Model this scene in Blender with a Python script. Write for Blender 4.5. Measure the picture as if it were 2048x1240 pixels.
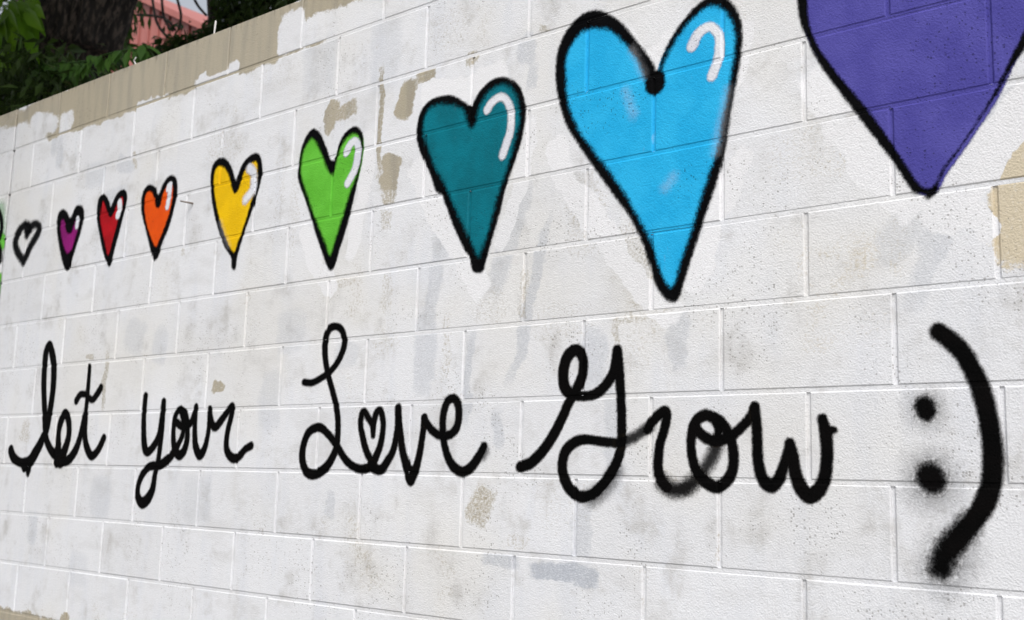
import bpy, bmesh, math, random
import numpy as np
from mathutils import Vector, Matrix

R = math.radians
scene = bpy.context.scene
col = scene.collection
for o in list(bpy.data.objects):
    bpy.data.objects.remove(o)

# ------------------------------------------------------------------ camera
WTOP = 3.2                                  # wall height in metres (16 courses)
CAM = np.array([4.641654, -2.247519, WTOP - 1.613827])
YAW, PIT, ROL, FPX = -0.6963204, 0.1535092, 0.0281505, 2206.281
fw = np.array([math.sin(YAW)*math.cos(PIT), math.cos(YAW)*math.cos(PIT), math.sin(PIT)])
r0 = np.array([math.cos(YAW), -math.sin(YAW), 0.0])
u0 = np.cross(r0, fw)
rt = r0*math.cos(ROL) + u0*math.sin(ROL)
up = np.cross(rt, fw)
cd = bpy.data.cameras.new('camera')
cam = bpy.data.objects.new('camera', cd)
col.objects.link(cam)
cam.matrix_world = Matrix(((rt[0], up[0], -fw[0], CAM[0]), (rt[1], up[1], -fw[1], CAM[1]),
                           (rt[2], up[2], -fw[2], CAM[2]), (0, 0, 0, 1)))
cd.sensor_width = 36.0
cd.lens = FPX/2048*36.0
cd.clip_start = 0.05
cd.clip_end = 600
cd.dof.use_dof = True
cd.dof.focus_distance = 2.7
cd.dof.aperture_fstop = 5.0
scene.camera = cam
scene.cycles.max_bounces = 5
scene.cycles.diffuse_bounces = 3
scene.cycles.transparent_max_bounces = 8

# ------------------------------------------------------------------ light
SUN_AZ, SUN_EL = (0.62, -0.785), R(52)       # horizontal direction towards the sun
world = bpy.data.worlds.new('World')
scene.world = world
world.use_nodes = True
wt = world.node_tree
bg = wt.nodes['Background']
sky = wt.nodes.new('ShaderNodeTexSky')
sky.sky_type = 'NISHITA'
sky.sun_disc = False
sky.sun_elevation = SUN_EL
sky.sun_rotation = math.atan2(SUN_AZ[0], SUN_AZ[1])
sky.air_density = 1.0
sky.dust_density = 4.0
hs = wt.nodes.new('ShaderNodeHueSaturation')
hs.inputs["Saturation"].default_value = 0.30
wt.links.new(sky.outputs[0], hs.inputs['Color'])
wt.links.new(hs.outputs[0], bg.inputs[0])
bg.inputs[1].default_value = 0.15
sd = bpy.data.lights.new('sun', 'SUN')
sd.energy = 1.15
sd.angle = R(24)
sd.color = (1.0, 0.985, 0.97)
sun = bpy.data.objects.new('sun', sd)
col.objects.link(sun)
sv = Vector((SUN_AZ[0]*math.cos(SUN_EL), SUN_AZ[1]*math.cos(SUN_EL), math.sin(SUN_EL)))
sun.rotation_euler = sv.to_track_quat('Z', 'Y').to_euler()
sun.location = (8, -8, 10)
scene.view_settings.view_transform = 'Standard'
scene.view_settings.look = 'None'
scene.view_settings.gamma = 1.0
scene.view_settings.exposure = 0.27
scene.view_settings.use_curve_mapping = False


# ------------------------------------------------------------------ pixel -> place
def place(px, py, y=0.0):
    """Photo pixel (2048 wide) -> point where its ray meets the plane at depth y (wall face: 0)."""
    d = fw + rt*(px-1024)/FPX + up*(620-py)/FPX
    t = (y-CAM[1])/d[1]
    return CAM + t*d


# ------------------------------------------------------------------ materials
def lin(r, g, b):
    f = lambda c: (c/255/12.92) if c <= 10 else ((c/255+0.055)/1.055)**2.4
    return (f(r), f(g), f(b))


class NT:
    def __init__(self, name, group=False):
        if group:
            self.t = bpy.data.node_groups.new(name, 'ShaderNodeTree')
        else:
            self.m = bpy.data.materials.new(name)
            self.m.use_nodes = True
            self.t = self.m.node_tree
            self.t.nodes.clear()

    def n(self, typ, ins=None, **kw):
        nd = self.t.nodes.new(typ)
        for k, v in kw.items():
            setattr(nd, k, v)
        for k, v in (ins or {}).items():
            s = nd.inputs[k]
            if isinstance(v, bpy.types.NodeSocket):
                self.t.links.new(v, s)
            else:
                if s.type == 'RGBA' and len(v) == 3:
                    v = (*v, 1)
                s.default_value = v
        return nd

    def math(self, op, a, b=0.0, c=None, clamp=False):
        ins = {0: a, 1: b}
        if c is not None:
            ins[2] = c
        return self.n('ShaderNodeMath', ins, operation=op, use_clamp=clamp).outputs[0]

    def vmath(self, op, a, b=(0, 0, 0)):
        return self.n('ShaderNodeVectorMath', {0: a, 1: b}, operation=op)

    def mix(self, f, a, b):
        nd = self.n('ShaderNodeMix', {0: f, 6: a, 7: b}, data_type='RGBA')
        return nd.outputs[2]

    def step(self, v, lo, hi, smooth=True, a=0.0, b=1.0):
        nd = self.n('ShaderNodeMapRange', {0: v, 1: lo, 2: hi, 3: a, 4: b},
                    interpolation_type='SMOOTHSTEP' if smooth else 'LINEAR')
        return nd.outputs[0]

    def noise(self, vec, scale, detail=2.0, rough=0.5):
        return self.n('ShaderNodeTexNoise', {'Vector': vec, 'Scale': scale, 'Detail': detail, 'Roughness': rough})

    def mapping(self, vec, loc=(0, 0, 0), rot=(0, 0, 0), sc=(1, 1, 1), vt='POINT'):
        return self.n('ShaderNodeMapping', {'Vector': vec, 'Location': loc, 'Rotation': rot, 'Scale': sc},
                      vector_type=vt).outputs[0]

    def out(self, shader):
        o = self.n('ShaderNodeOutputMaterial', {'Surface': shader})
        return self.m


# shared fine relief of the concrete blocks: height + pit mask, both in world metres
g = NT('block_relief', True)
g.t.interface.new_socket('Height', in_out='OUTPUT', socket_type='NodeSocketFloat')
g.t.interface.new_socket('Pits', in_out='OUTPUT', socket_type='NodeSocketFloat')
pos = g.n('ShaderNodeNewGeometry').outputs['Position']
f1 = g.noise(pos, 240, 1, 0.6).outputs[0]
f2 = g.noise(pos, 70, 0, 0.5).outputs[0]
area = g.noise(pos, 4.2, 1, 0.6).outputs[0]
vo = g.n('ShaderNodeTexVoronoi', {'Vector': pos, 'Scale': 165.0, 'Randomness': 1.0})
vr = g.n('ShaderNodeSeparateColor', {0: vo.outputs['Color']})
thr = g.step(area, 0.40, 0.66, True, 0.05, 0.50)
rad = g.math('MULTIPLY', thr, g.math('POWER', vr.outputs[0], 3.0))
pit = g.step(g.math('SUBTRACT', rad, vo.outputs['Distance']), -0.03, 0.05)
h = g.math('ADD', g.math('MULTIPLY', f1, 1.0), g.math('MULTIPLY', f2, 0.3))
h = g.math('SUBTRACT', h, g.math('MULTIPLY', pit, 0.9))
g.n('NodeGroupOutput', {0: h, 1: pit})
RELIEF = g.t


def relief(nt, strength=0.5, dist=0.0022):
    rg = nt.n('ShaderNodeGroup', node_tree=RELIEF)
    b = nt.n('ShaderNodeBump', {'Strength': strength, 'Distance': dist, 'Height': rg.outputs[0]})
    return b.outputs[0], rg.outputs[1]


# coverage map of the white paint: every entry is a patch on the wall given in photo pixels
# (centre, half size along wall in m, half height in m, tilt in degrees, edge softness, strength)
def patch_nodes(nt, P, lst, span):
    acc = 0.0
    for (px, py, hx, hz, rot, soft, k) in lst:
        c = place(px, py)
        rr = max(hx, hz if rot else 0)*1.5+.1
        if c[0]+rr < span[0] or c[0]-rr > span[1]:
            continue
        q = nt.mapping(P, (c[0], 0, c[2]), (0, R(rot), 0), (hx, 1, hz), 'TEXTURE')
        q2 = nt.vmath('MULTIPLY', q, q).outputs[0]
        d = nt.vmath('DOT_PRODUCT', q2, q2).outputs[1]
        soft = .12+soft*1.25
        m = nt.step(d, 1.0+soft*3, max(0.0, 1.0-soft*1.2), True, 0.0, k)
        acc = m if acc == 0.0 else nt.math('MAXIMUM', acc, m)
    return acc


TAN_TOP = [(300, 160, 1.16, 0.105, 0, .06, 1), (640, 12, .10, .05, 0, .3, 1), (720, 8, .07, .04, 0, .8, .75),
           (763, 15, .018, .12, 0, .3, .9), (12, 235, .12, .035, 0, .2, .85)]
WHITE_ON_TOP = [(50, 285, .17, .062, 8, .3, 1), (88, 245, .10, .035, 12, .5, .95), (130, 253, .05, .06, 0, .25, .7),
                (290, 213, .045, .03, 0, .2, 1), (322, 200, .05, .022, 0, .3, .8), (425, 161, .10, .022, 2, .25, .95),
                (405, 163, .025, .03, 0, .2, 1), (466, 142, .03, .03, 0, .3, .9), (583, 70, .062, .085, 0, .1, .96),
                (12, 285, .2, .06, 0, .4, .9), (660, 60, .17, .062, 0, .15, 1), (800, 10, .16, .1, 0, .2, 1)]
TAN = [(690, 222, .055, .028, -4, .35, .85), (663, 232, .028, .05, 12, .25, .95), (812, 195, .03, .055, 10, .25, 1),
       (850, 152, .04, .022, 0, .4, .9), (760, 245, .012, .16, 0, .4, .85), (780, 345, .045, .055, 4, .15, 1),
       (778, 385, .03, .03, 0, .4, .8), (775, 440, .022, .03, 0, .8, .6), (945, 120, .022, .02, 0, .4, .8),
       (2022, 320, .055, .038, -35, .2, 1), (2040, 440, .055, .085, 0, .25, .95), (1978, 470, .022, .022, -30, .4, .6),
       (436, 774, .03, .02, 0, .25, .9), (211, 762, .014, .1, 0, .35, .75), (181, 715, .03, .012, 0, .3, .75),
       (51, 862, .035, .04, 0, .7, .6), (963, 1010, .04, .05, 20, .45, .75), (1233, 665, .010, .055, 0, .4, .6),
       (1262, 640, .045, .008, 0, .3, .6), (1275, 700, .035, .05, 0, .8, .4), (1638, 680, .035, .02, 0, .9, .45),
       (892, 690, .016, .09, 0, .7, .5), (1436, 1095, .007, .035, 0, .3, .5), (1036, 1085, .03, .016, 0, .6, .5),
       (900, 795, .05, .025, 0, .7, .4), (965, 800, .03, .03, 0, .7, .4), (128, 1238, .03, .02, 0, .2, .9),
       (690, 560, .05, .02, 0, .5, .55), (775, 585, .02, .06, 0, .7, .5), (1047, 590, .012, .07, 0, .6, .55),
       (1270, 560, .03, .09, -12, .6, .45), (1160, 390, .025, .05, -20, .7, .4), (560, 370, .02, .12, 0, .7, .4),
       (1655, 335, .04, .02, 0, .8, .4), (1480, 35, .02, .03, 0, .6, .4), (1090, 55, .015, .015, 0, .3, .7),
       (270, 320, .012, .03, 0, .4, .7), (205, 420, .02, .05, 0, .7, .35), (435, 280, .05, .03, 0, .7, .4),
       (20, 1262, 1.0, .078, 0, .0, 1), (365, 502, .012, .015, 0, .5, .6), (700, 1020, .03, .08, 0, .9, .28)]
# clean white brushed round the hearts: (pixel path, half width in m)
FRESH_PATHS = [([(612, 470), (640, 545), (662, 570)], .035), ([(735, 280), (728, 400), (700, 500)], .03),
               ([(838, 340), (872, 425), (928, 510), (958, 570)], .04), ([(850, 185), (930, 180), (1000, 140)], .035), ([(1064, 250), (1040, 370), (1000, 490)], .025),
               ([(1112, 300), (1150, 390), (1230, 490), (1285, 590), (1340, 625)], .036), ([(1482, 320), (1430, 450), (1390, 570)], .03), ([(1240, 70), (1300, 140), (1345, 80)], .035),
               ([(1640, 170), (1700, 260), (1770, 350), (1820, 400)], .05), ([(2060, 190), (1990, 290), (1930, 370), (1890, 430)], .045), ([(1890, 430), (1950, 430), (1970, 460)], .03),
               ([(1470, 150), (1490, 60)], .03)]
TAN = [(a, b, hx, hz, r_, sf+(.12 if k > .84 else .3), k*(.95 if k > .84 else .85)) for a, b, hx, hz, r_, sf, k in TAN]
WHITE_ON_TOP = [(a, b, hx, hz, r_, sf+.22, k) for a, b, hx, hz, r_, sf, k in WHITE_ON_TOP]
FRESH = []
for path, hw in FRESH_PATHS:
    for (xa, ya), (xb, yb) in zip(path[:-1], path[1:]):
        A, B = place(xa, ya), place(xb, yb)
        FRESH.append(((xa+xb)/2, (ya+yb)/2, math.hypot(B[0]-A[0], B[2]-A[2])/2+hw*.8, hw, -math.degrees(math.atan2(B[2]-A[2], B[0]-A[0])), .0, 1.0))
TAN += [(1170, 430, .06, .10, -15, 1.0, .40), (1280, 520, .05, .10, -10, 1.0, .42), (1120, 640, .10, .05, 0, 1.0, .34), (700, 330, .05, .06, 0, 1.0, .36),
        (590, 420, .02, .14, 0, 1.0, .36), (1640, 300, .12, .06, 0, 1.0, .32), (1700, 650, .10, .05, 0, 1.0, .26), (450, 300, .10, .04, 0, 1.0, .38),
        (330, 560, .10, .05, 0, 1.0, .30), (120, 480, .06, .06, 0, 1.0, .34), (1420, 60, .06, .06, 0, 1.0, .34), (980, 610, .06, .05, 0, 1.0, .36),
        (770, 680, .05, .05, 0, 1.0, .36), (1130, 1010, .09, .06, 0, 1.0, .30), (560, 150, .10, .05, 0, 1.0, .30), (900, 60, .08, .06, 0, 1.0, .36)]
GREY = [(1110, 1140, .075, .022, 0, .2, .95), (1170, 1155, .03, .026, 0, .25, .9), (1000, 1120, .05, .016, 0, .5, .7),
        (1165, 1060, .02, .06, 0, .7, .5), (1060, 600, .014, .16, 14, .8, .65), (1020, 470, .03, .12, 18, .8, .55),
        (870, 560, .02, .16, 10, .8, .5), (900, 470, .05, .05, 0, .9, .45), (850, 700, .03, .09, 0, .9, .5),
        (935, 760, .012, .10, 0, .6, .6), (1230, 850, .02, .12, 0, .9, .5), (1185, 720, .03, .06, 0, .9, .55),
        (1360, 680, .02, .05, 0, .7, .5), (1000, 860, .014, .04, 0, .6, .55), (1055, 100, .02, .03, 0, .8, .6),
        (1065, 150, .016, .03, 0, .8, .55), (1960, 250, .02, .09, 24, .5, .4), (1870, 480, .02, .11, 22, .8, .45),
        (1800, 470, .04, .03, -30, .8, .4), (690, 710, .04, .03, 0, .9, .35), (270, 670, .05, .05, 20, .9, .4),
        (320, 690, .03, .05, 0, .9, .4), (65, 1055, .03, .05, 0, .8, .45), (155, 1140, .05, .05, 0, .9, .3),
        (200, 995, .05, .06, 0, .9, .4), (395, 1000, .06, .06, 0, .9, .3), (540, 800, .04, .07, 0, .9, .35),
        (250, 330, .05, .02, 25, .8, .5), (110, 280, .02, .05, 0, .8, .5), (230, 395, .06, .035, 0, .5, .45),
        (120, 300, .02, .05, 0, .8, .5), (190, 350, .05, .04, 0, .9, .4), (660, 1010, .014, .03, 0, .7, .5),
        (580, 660, .05, .05, 0, .9, .35), (640, 130, .06, .07, 0, .9, .35), (770, 110, .05, .09, 0, .9, .35)]
GREY = [(a, b, hx, hz, r_, sf+(.1 if i < 2 else .5), k*(.9 if i < 2 else .8)) for i, (a, b, hx, hz, r_, sf, k) in enumerate(GREY)]

SPLIT = (.4, .8, 1.15, 1.5, 1.8, 2.1, 2.4, 2.75, 3.1, 3.5)   # one wall in short stretches: each material lists only its own patches


def block_material(span):
    nt = NT('painted_block')
    P0 = nt.n('ShaderNodeNewGeometry').outputs['Position']
    w1 = nt.noise(P0, 9.0, 3, 0.68).outputs['Color']
    v1 = nt.vmath('MULTIPLY', nt.vmath('SUBTRACT', w1, (.5, .5, .5)).outputs[0], (.085, 0, .07)).outputs[0]
    PW = nt.vmath('ADD', P0, v1).outputs[0]
    nrm, pits = relief(nt, 0.52, 0.0028)
    t_top = patch_nodes(nt, PW, TAN_TOP, span)
    t_wh = patch_nodes(nt, PW, WHITE_ON_TOP, span)
    t_oth = patch_nodes(nt, PW, TAN, span)
    grey = patch_nodes(nt, PW, GREY, span)
    fresh = patch_nodes(nt, PW, FRESH, span)
    tan = nt.math('MAXIMUM', nt.math('MULTIPLY', t_top, nt.math('SUBTRACT', 1.0, t_wh)), t_oth)
    grain = nt.noise(P0, 120, 2, 0.75).outputs[0]
    thin = nt.noise(P0, 2.6, 4, 0.68).outputs[0]
    thin2 = nt.step(thin, 0.50, 0.72, True, 0.0, 0.50)
    tan = nt.math('MAXIMUM', tan, thin2)
    tan = nt.math('MULTIPLY', tan, nt.math('SUBTRACT', 1.0, fresh))
    tan = nt.step(nt.math('ADD', tan, nt.math('MULTIPLY', nt.math('SUBTRACT', grain, 0.5), 1.15)), 0.30, 0.88)
    # white coats: two slightly different whites laid on with a roller, in vertical passes
    st = nt.mapping(P0, (0, 0, 0), (0, 0.12, 0), (11, 1, 2.6))
    roll = nt.noise(st, 1.0, 3, 0.62).outputs[0]
    st2 = nt.mapping(P0, (3, 0, 7), (0, -0.5, 0), (3.2, 1, 7.5))
    roll2 = nt.noise(st2, 1.0, 3, 0.65).outputs[0]
    white = nt.mix(nt.step(roll, 0.45, 0.72, True, 0.0, 0.5), lin(232, 233, 236), lin(219, 222, 229))
    white = nt.mix(nt.step(roll2, 0.5, 0.72, True, 0.0, 0.6), white, lin(213, 213, 214))
    white = nt.mix(nt.step(nt.noise(P0, 1.3, 3, 0.6).outputs[0], 0.48, 0.66, True, 0.0, 0.45), white, lin(228, 225, 217))
    stain = nt.math('MULTIPLY', nt.step(nt.noise(P0, 6.5, 4, .7).outputs[0], .50, .72), nt.step(roll, .35, .6, True, .3, 1.0))
    white = nt.mix(nt.math('MULTIPLY', stain, .8), white, lin(190, 188, 185))
    white = nt.mix(nt.math('MULTIPLY', grey, nt.step(grain, 0.25, 0.6, True, 0.45, 1.0)), white, lin(176, 182, 192))
    white = nt.mix(nt.math('MULTIPLY', fresh, .85), white, lin(240, 240, 242))
    sx = nt.n('ShaderNodeSeparateXYZ', {0: P0})
    tanc = nt.mix(nt.step(nt.noise(nt.mapping(P0, (0, 0, 0), (0, 0, 0), (22, 1, 3)), 1.0, 3).outputs[0], .4, .7),
                  lin(176, 166, 144), lin(160, 152, 134))
    tanc = nt.mix(nt.step(sx.outputs[0], 3.2, 4.0, True, 0.0, 1.0), tanc, lin(211, 197, 168))   # yellower old coat at that end
    c = nt.mix(tan, white, tanc)
    c = nt.mix(nt.step(grain, 0.3, 0.75, True, 0.0, 0.10), c, lin(150, 146, 138))
    tone = nt.n('ShaderNodeObjectInfo').outputs['Random']
    c = nt.mix(nt.math('MULTIPLY', tone, .13), c, lin(180, 179, 178))
    c = nt.mix(nt.math('MULTIPLY', pits, 0.45), c, lin(112, 106, 98))
    # dirt along the top edge of the wall
    topd = nt.math('MULTIPLY', nt.step(sx.outputs[2], WTOP-.06, WTOP-.005), nt.step(nt.noise(nt.mapping(P0, (0, 0, 0), (0, 0, 0), (40, 1, 6)), 1, 4, .7).outputs[0], .5, .7, True, 0, .7))
    c = nt.mix(topd, c, lin(70, 66, 60))
    bs = nt.n('ShaderNodeBsdfPrincipled', {'Base Color': c, 'Roughness': 0.72, 'Normal': nrm})
    return nt.out(bs.outputs[0])


_e = (-9,)+SPLIT+(9,)
M_BLOCKS = [block_material((a-.25, b+.25)) for a, b in zip(_e[:-1], _e[1:])]


def block_mat(x):
    return M_BLOCKS[sum(x >= q for q in SPLIT)]


M_BED = block_material((-.2, -.2))
nt = NT('bare_block')                         # sides, backs and mortar core
P0 = nt.n('ShaderNodeNewGeometry').outputs['Position']
c = nt.mix(nt.noise(P0, 30, 3).outputs[0], lin(150, 146, 138), lin(176, 171, 160))
bs = nt.n('ShaderNodeBsdfPrincipled', {'Base Color': c, 'Roughness': 0.9})
M_BARE = nt.out(bs.outputs[0])

nt = NT('joint_sealant')
P0 = nt.n('ShaderNodeNewGeometry').outputs['Position']
c = nt.mix(nt.noise(P0, 60, 3).outputs[0], (0.03, 0.028, 0.025), (0.07, 0.065, 0.06))
M_SEAL = nt.out(nt.n('ShaderNodeBsdfPrincipled', {'Base Color': c, 'Roughness': 0.9}).outputs[0])


def spray_mat(name, rgb, rgb2=None, rough=0.6, grainy=0.55, speck=0.5, edge=None, misses=None, spec=0.14):
    """Sprayed paint film. Vertex attribute 'cover' is the signed distance from the edge in units of its softness."""
    nt = NT(name)
    P0 = nt.n('ShaderNodeNewGeometry').outputs['Position']
    a = nt.n('ShaderNodeAttribute', attribute_name='cover').outputs['Fac']
    op = nt.n('ShaderNodeAttribute', attribute_name='opacity').outputs['Fac']
    n1 = nt.noise(P0, 260, 2, 0.7).outputs[0]
    n2 = nt.noise(P0, 75, 2, 0.6).outputs[0]
    n3 = nt.noise(P0, 11, 2, 0.5).outputs[0]
    j = nt.math('ADD', nt.math('MULTIPLY', nt.math('SUBTRACT', n1, .5), grainy*3.0),
                nt.math('MULTIPLY', nt.math('SUBTRACT', n2, .5), grainy*1.4))
    j = nt.math('ADD', j, nt.math('MULTIPLY', nt.math('SUBTRACT', n3, .5), 0.9))
    s = nt.math('ADD', a, j)
    core = nt.step(s, -1.0, 1.0)
    alpha = nt.math('MULTIPLY', core, op)
    nrm, pits = relief(nt, 0.52, 0.0028)
    # tiny holes in the block that the spray did not reach
    hole = nt.step(n1, 0.72, 0.80, True, 0.0, speck)
    alpha = nt.math('MULTIPLY', alpha, nt.math('SUBTRACT', 1.0, hole))
    c2 = rgb2 or tuple(v*0.8 for v in rgb)
    c = nt.mix(nt.step(n3, .35, .65), rgb, c2)
    c = nt.mix(nt.math('MULTIPLY', pits, 0.7), c, tuple(v*0.35 for v in rgb))
    if misses:
        mm = nt.step(nt.noise(nt.mapping(P0, (1.7, 0, 2.3), (0, .35, 0), (26, 1, 9)), 1.0, 3, .6).outputs[0], .66, .78, True, 0, misses)
        c = nt.mix(mm, c, lin(200, 205, 210))
    if edge:
        c = nt.mix(nt.step(a, 0.4, -1.0), c, edge)
    bs = nt.n('ShaderNodeBsdfPrincipled', {'Base Color': c, 'Roughness': rough, 'Normal': nrm, 'Specular IOR Level': spec})
    tr = nt.n('ShaderNodeBsdfTransparent')
    mx = nt.n('ShaderNodeMixShader', {0: alpha, 1: tr.outputs[0], 2: bs.outputs[0]})
    return nt.out(mx.outputs[0])


M_BLACK = spray_mat('black_spray', (0.002, 0.002, 0.002), (0.0035, 0.003, 0.003), 0.7, spec=0.03, speck=0.35, edge=(0.035, 0.026, 0.016))
M_BLACKH = spray_mat('black_spray_outline', (0.002, 0.002, 0.0025), (0.0035, 0.0035, 0.004), 0.7, spec=0.03, speck=0.3, grainy=0.75)
M_WHITE = spray_mat('white_spray', lin(228, 229, 233), lin(216, 218, 226), 0.5, speck=0.25)
FILL = {
    'magenta': spray_mat('magenta_spray', lin(140, 18, 112), None, speck=0.0),
    'red': spray_mat('red_spray', lin(186, 6, 24), lin(160, 2, 16), speck=0.0, misses=.18),
    'orange': spray_mat('orange_spray', lin(232, 86, 2), lin(222, 78, 4), speck=0.0),
    'yellow': spray_mat('yellow_spray', lin(240, 194, 6), lin(228, 182, 4), speck=0.0),
    'green': spray_mat('green_spray', lin(104, 192, 62), lin(94, 180, 52), speck=0.0),
    'teal': spray_mat('teal_spray', lin(0, 116, 132), lin(0, 104, 118), speck=0.0, misses=.12),
    'blue': spray_mat('blue_spray', lin(44, 180, 232), lin(32, 170, 224), speck=0.0, misses=.3),
    'purple': spray_mat('purple_spray', lin(84, 80, 160), lin(74, 70, 150), speck=0.0),
    'lime': spray_mat('lime_spray', lin(110, 200, 70), None, speck=0.2),
    'pale': spray_mat('pale_green_spray', lin(190, 222, 190), None, speck=0.2),
}

# ------------------------------------------------------------------ masonry layout (measured joints)
BED = {0: (-.0064, -.0047), 1: (.0002, .0018), 2: (-.0043, .0012), 3: (-.0089, .0023), 4: (-.0091, .0025), 5: (-.0062, .0014),
       6: (-.0013, .0004), 7: (-.0012, 0), 8: (-.0055, .0019), 9: (-.0019, .0009), 10: (-.0002, .0045), 11: (.0067, 0)}
HEAD = {(1, 1): -.0149, (1, 3): -.0157, (1, 5): -.0074, (1, 7): -.0054, (1, 9): .0034, (1, 11): .0032, (2, 0): -.012, (2, 2): -.0041,
        (2, 4): -.0033, (2, 6): -.0017, (2, 8): .0017, (2, 10): -.0015, (2, 12): -.0004, (3, 5): -.0131, (3, 7): -.0059, (3, 9): -.0041,
        (3, 11): -.0056, (3, 13): -.0094, (3, 19): .0016, (4, 10): .0038, (4, 12): .012, (4, 14): .0027, (4, 16): .0066, (4, 18): .0059,
        (4, 20): .009, (5, 11): -.0023, (5, 13): -.0033, (5, 19): .0028, (6, 10): .0102, (6, 12): .0049, (6, 14): .0024, (6, 18): .0052,
        (6, 20): .0072, (7, 13): -.0056, (7, 17): -.005, (7, 19): -.0016, (8, 14): .0055, (8, 16): .0048, (8, 18): .0057, (8, 20): .0051,
        (9, 9): .0174, (9, 11): .0034, (9, 13): .0059, (9, 15): -.0136, (9, 17): -.0107, (9, 19): -.0137, (10, 2): .0074, (10, 4): .0118,
        (10, 6): .0036, (10, 8): .0128, (10, 10): .003, (10, 14): -.0075, (10, 16): -.0106, (10, 18): -.0089, (10, 20): -.0145,
        (11, 3): .0041, (11, 5): .0097, (11, 7): .0032, (11, 9): -.0025}
NC = 16
XJ = -0.2                                    # the open vertical joint between the two wall sections
rng = random.Random(7)


def bedz(v, x):
    a, b = BED.get(v, (0, 0))
    x = np.clip(x, -1.0, 5.5)
    return WTOP - 0.2*v + (0 if v == NC else a + b*x)


CELLS = []                                    # (course, xl, xr, proud, section)
for cs in range(1, NC+1):
    js = []
    for k in range(-31, 46):
        if (k % 2) == (cs % 2):
            x = 0.2*k + HEAD.get((cs, k), rng.uniform(-.004, .004))
            js.append((k, x))
    xs = [x for k, x in js if k > -1 and abs(x-XJ) > .05]
    main = [XJ+.005] + xs
    if cs % 2:
        left = [x for k, x in js if k < -1] + [XJ-.005]
    else:
        left = [x for k, x in js if k < -1] + [XJ-.005]
    for L, sec in ((main, 0), (left, 1)):
        for a, b in zip(L[:-1], L[1:]):
            CELLS.append((cs, a, b, rng.uniform(-.0007, .0009), sec))
JW = 0.0042                                   # half joint width
CH = 0.0032                                   # chamfer
MD = 0.0048                                   # mortar recess in the head joints
BD = 0.0016                                   # bed joints are struck almost flush
EDGE = 0.0024


def depth1(t):
    """Recess of the wall surface at distance t (>=0) from a joint's centre line."""
    return np.interp(t, [0, JW*.6, JW, JW+CH*.5, JW+CH], [MD, MD, EDGE, EDGE*.35, 0])


def depth_bed(t):
    return np.interp(t, [0, JW+CH*.3, JW+CH*.5, JW+CH], [BD, BD, EDGE*.35, 0])


def link(o, parent=None):
    col.objects.link(o)
    if parent is not None:
        o.parent = parent
    return o


def mesh_obj(name, verts, faces, mat, parent=None, smooth=False):
    me = bpy.data.meshes.new(name)
    me.from_pydata([tuple(map(float, v)) for v in verts], [], faces)
    if isinstance(mat, (list, tuple)):
        for m in mat:
            me.materials.append(m)
    else:
        me.materials.append(mat)
    if smooth:
        me.polygons.foreach_set('use_smooth', [True]*len(me.polygons))
    me.update()
    return link(bpy.data.objects.new(name, me), parent)


def empty(name, loc, parent=None):
    o = bpy.data.objects.new(name, None)
    o.location = loc
    o.empty_display_size = 0.1
    return link(o, parent)


def tag(o, label=None, cat=None, group=None, kind=None):
    for k, v in (('label', label), ('category', cat), ('group', group), ('kind', kind)):
        if v:
            o[k] = v
    return o


def block_geo(cell):
    cs, xl, xr, pr, sec = cell
    topcut = 0.0 if cs == 1 else JW
    ring = []
    for ins, dep in ((0, 0.19), (0, EDGE), (CH*.5, EDGE*.35), (CH, 0.0)):
        a, b = xl+JW+ins, xr-JW-ins
        pts = []
        for x, v, s in ((a, cs, 1), (b, cs, 1), (b, cs-1, -1), (a, cs-1, -1)):
            z = bedz(v, x) + s*((JW if s > 0 else topcut)+ins)
            pts.append((x, dep-pr if dep < .1 else dep, z))
        ring.append(pts)
    v = [p for r_ in ring for p in r_]
    f = [(3, 2, 1, 0)]
    for k in range(3):
        for i in range(4):
            j = (i+1) % 4
            f.append((4*k+i, 4*k+j, 4*k+4+j, 4*k+4+i))
    f.append((12, 13, 14, 15))
    return v, f


# ------------------------------------------------------------------ setting: ground
nt = NT('ground')
P0 = nt.n('ShaderNodeNewGeometry').outputs['Position']
c = nt.mix(nt.noise(P0, 1.2, 5, .6).outputs[0], (0.12, 0.115, 0.105), (0.22, 0.21, 0.195))
c = nt.mix(nt.step(nt.noise(P0, 60, 3, .7).outputs[0], .4, .7), c, (0.10, 0.10, 0.095))
b = nt.n('ShaderNodeBump', {'Strength': .4, 'Distance': .01, 'Height': nt.noise(P0, 80, 3).outputs[0]})
M_GROUND = nt.out(nt.n('ShaderNodeBsdfPrincipled', {'Base Color': c, 'Roughness': .9, 'Normal': b.outputs[0]}).outputs[0])
gd = mesh_obj('ground', [(-250, -250, 0), (250, -250, 0), (250, 250, 0), (-250, 250, 0)], [(0, 1, 2, 3)], M_GROUND)
tag(gd, 'pale worn concrete ground below the walls', kind='structure')

# ------------------------------------------------------------------ the two wall sections
wall = tag(empty('block_wall', (4, 0.1, 0)), 'white painted concrete block wall with rainbow hearts and cursive black lettering', 'wall')
wall2 = tag(empty('block_wall', (-3, 0.1, 0)), 'dingy block wall section beyond the open vertical joint, green paint at its edge', 'wall')
for w in (wall, wall2):
    w.matrix_parent_inverse = Matrix()


def adopt(o, parent):
    o.parent = parent
    o.matrix_parent_inverse = Matrix.Translation(parent.location).inverted()
    return o


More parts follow.
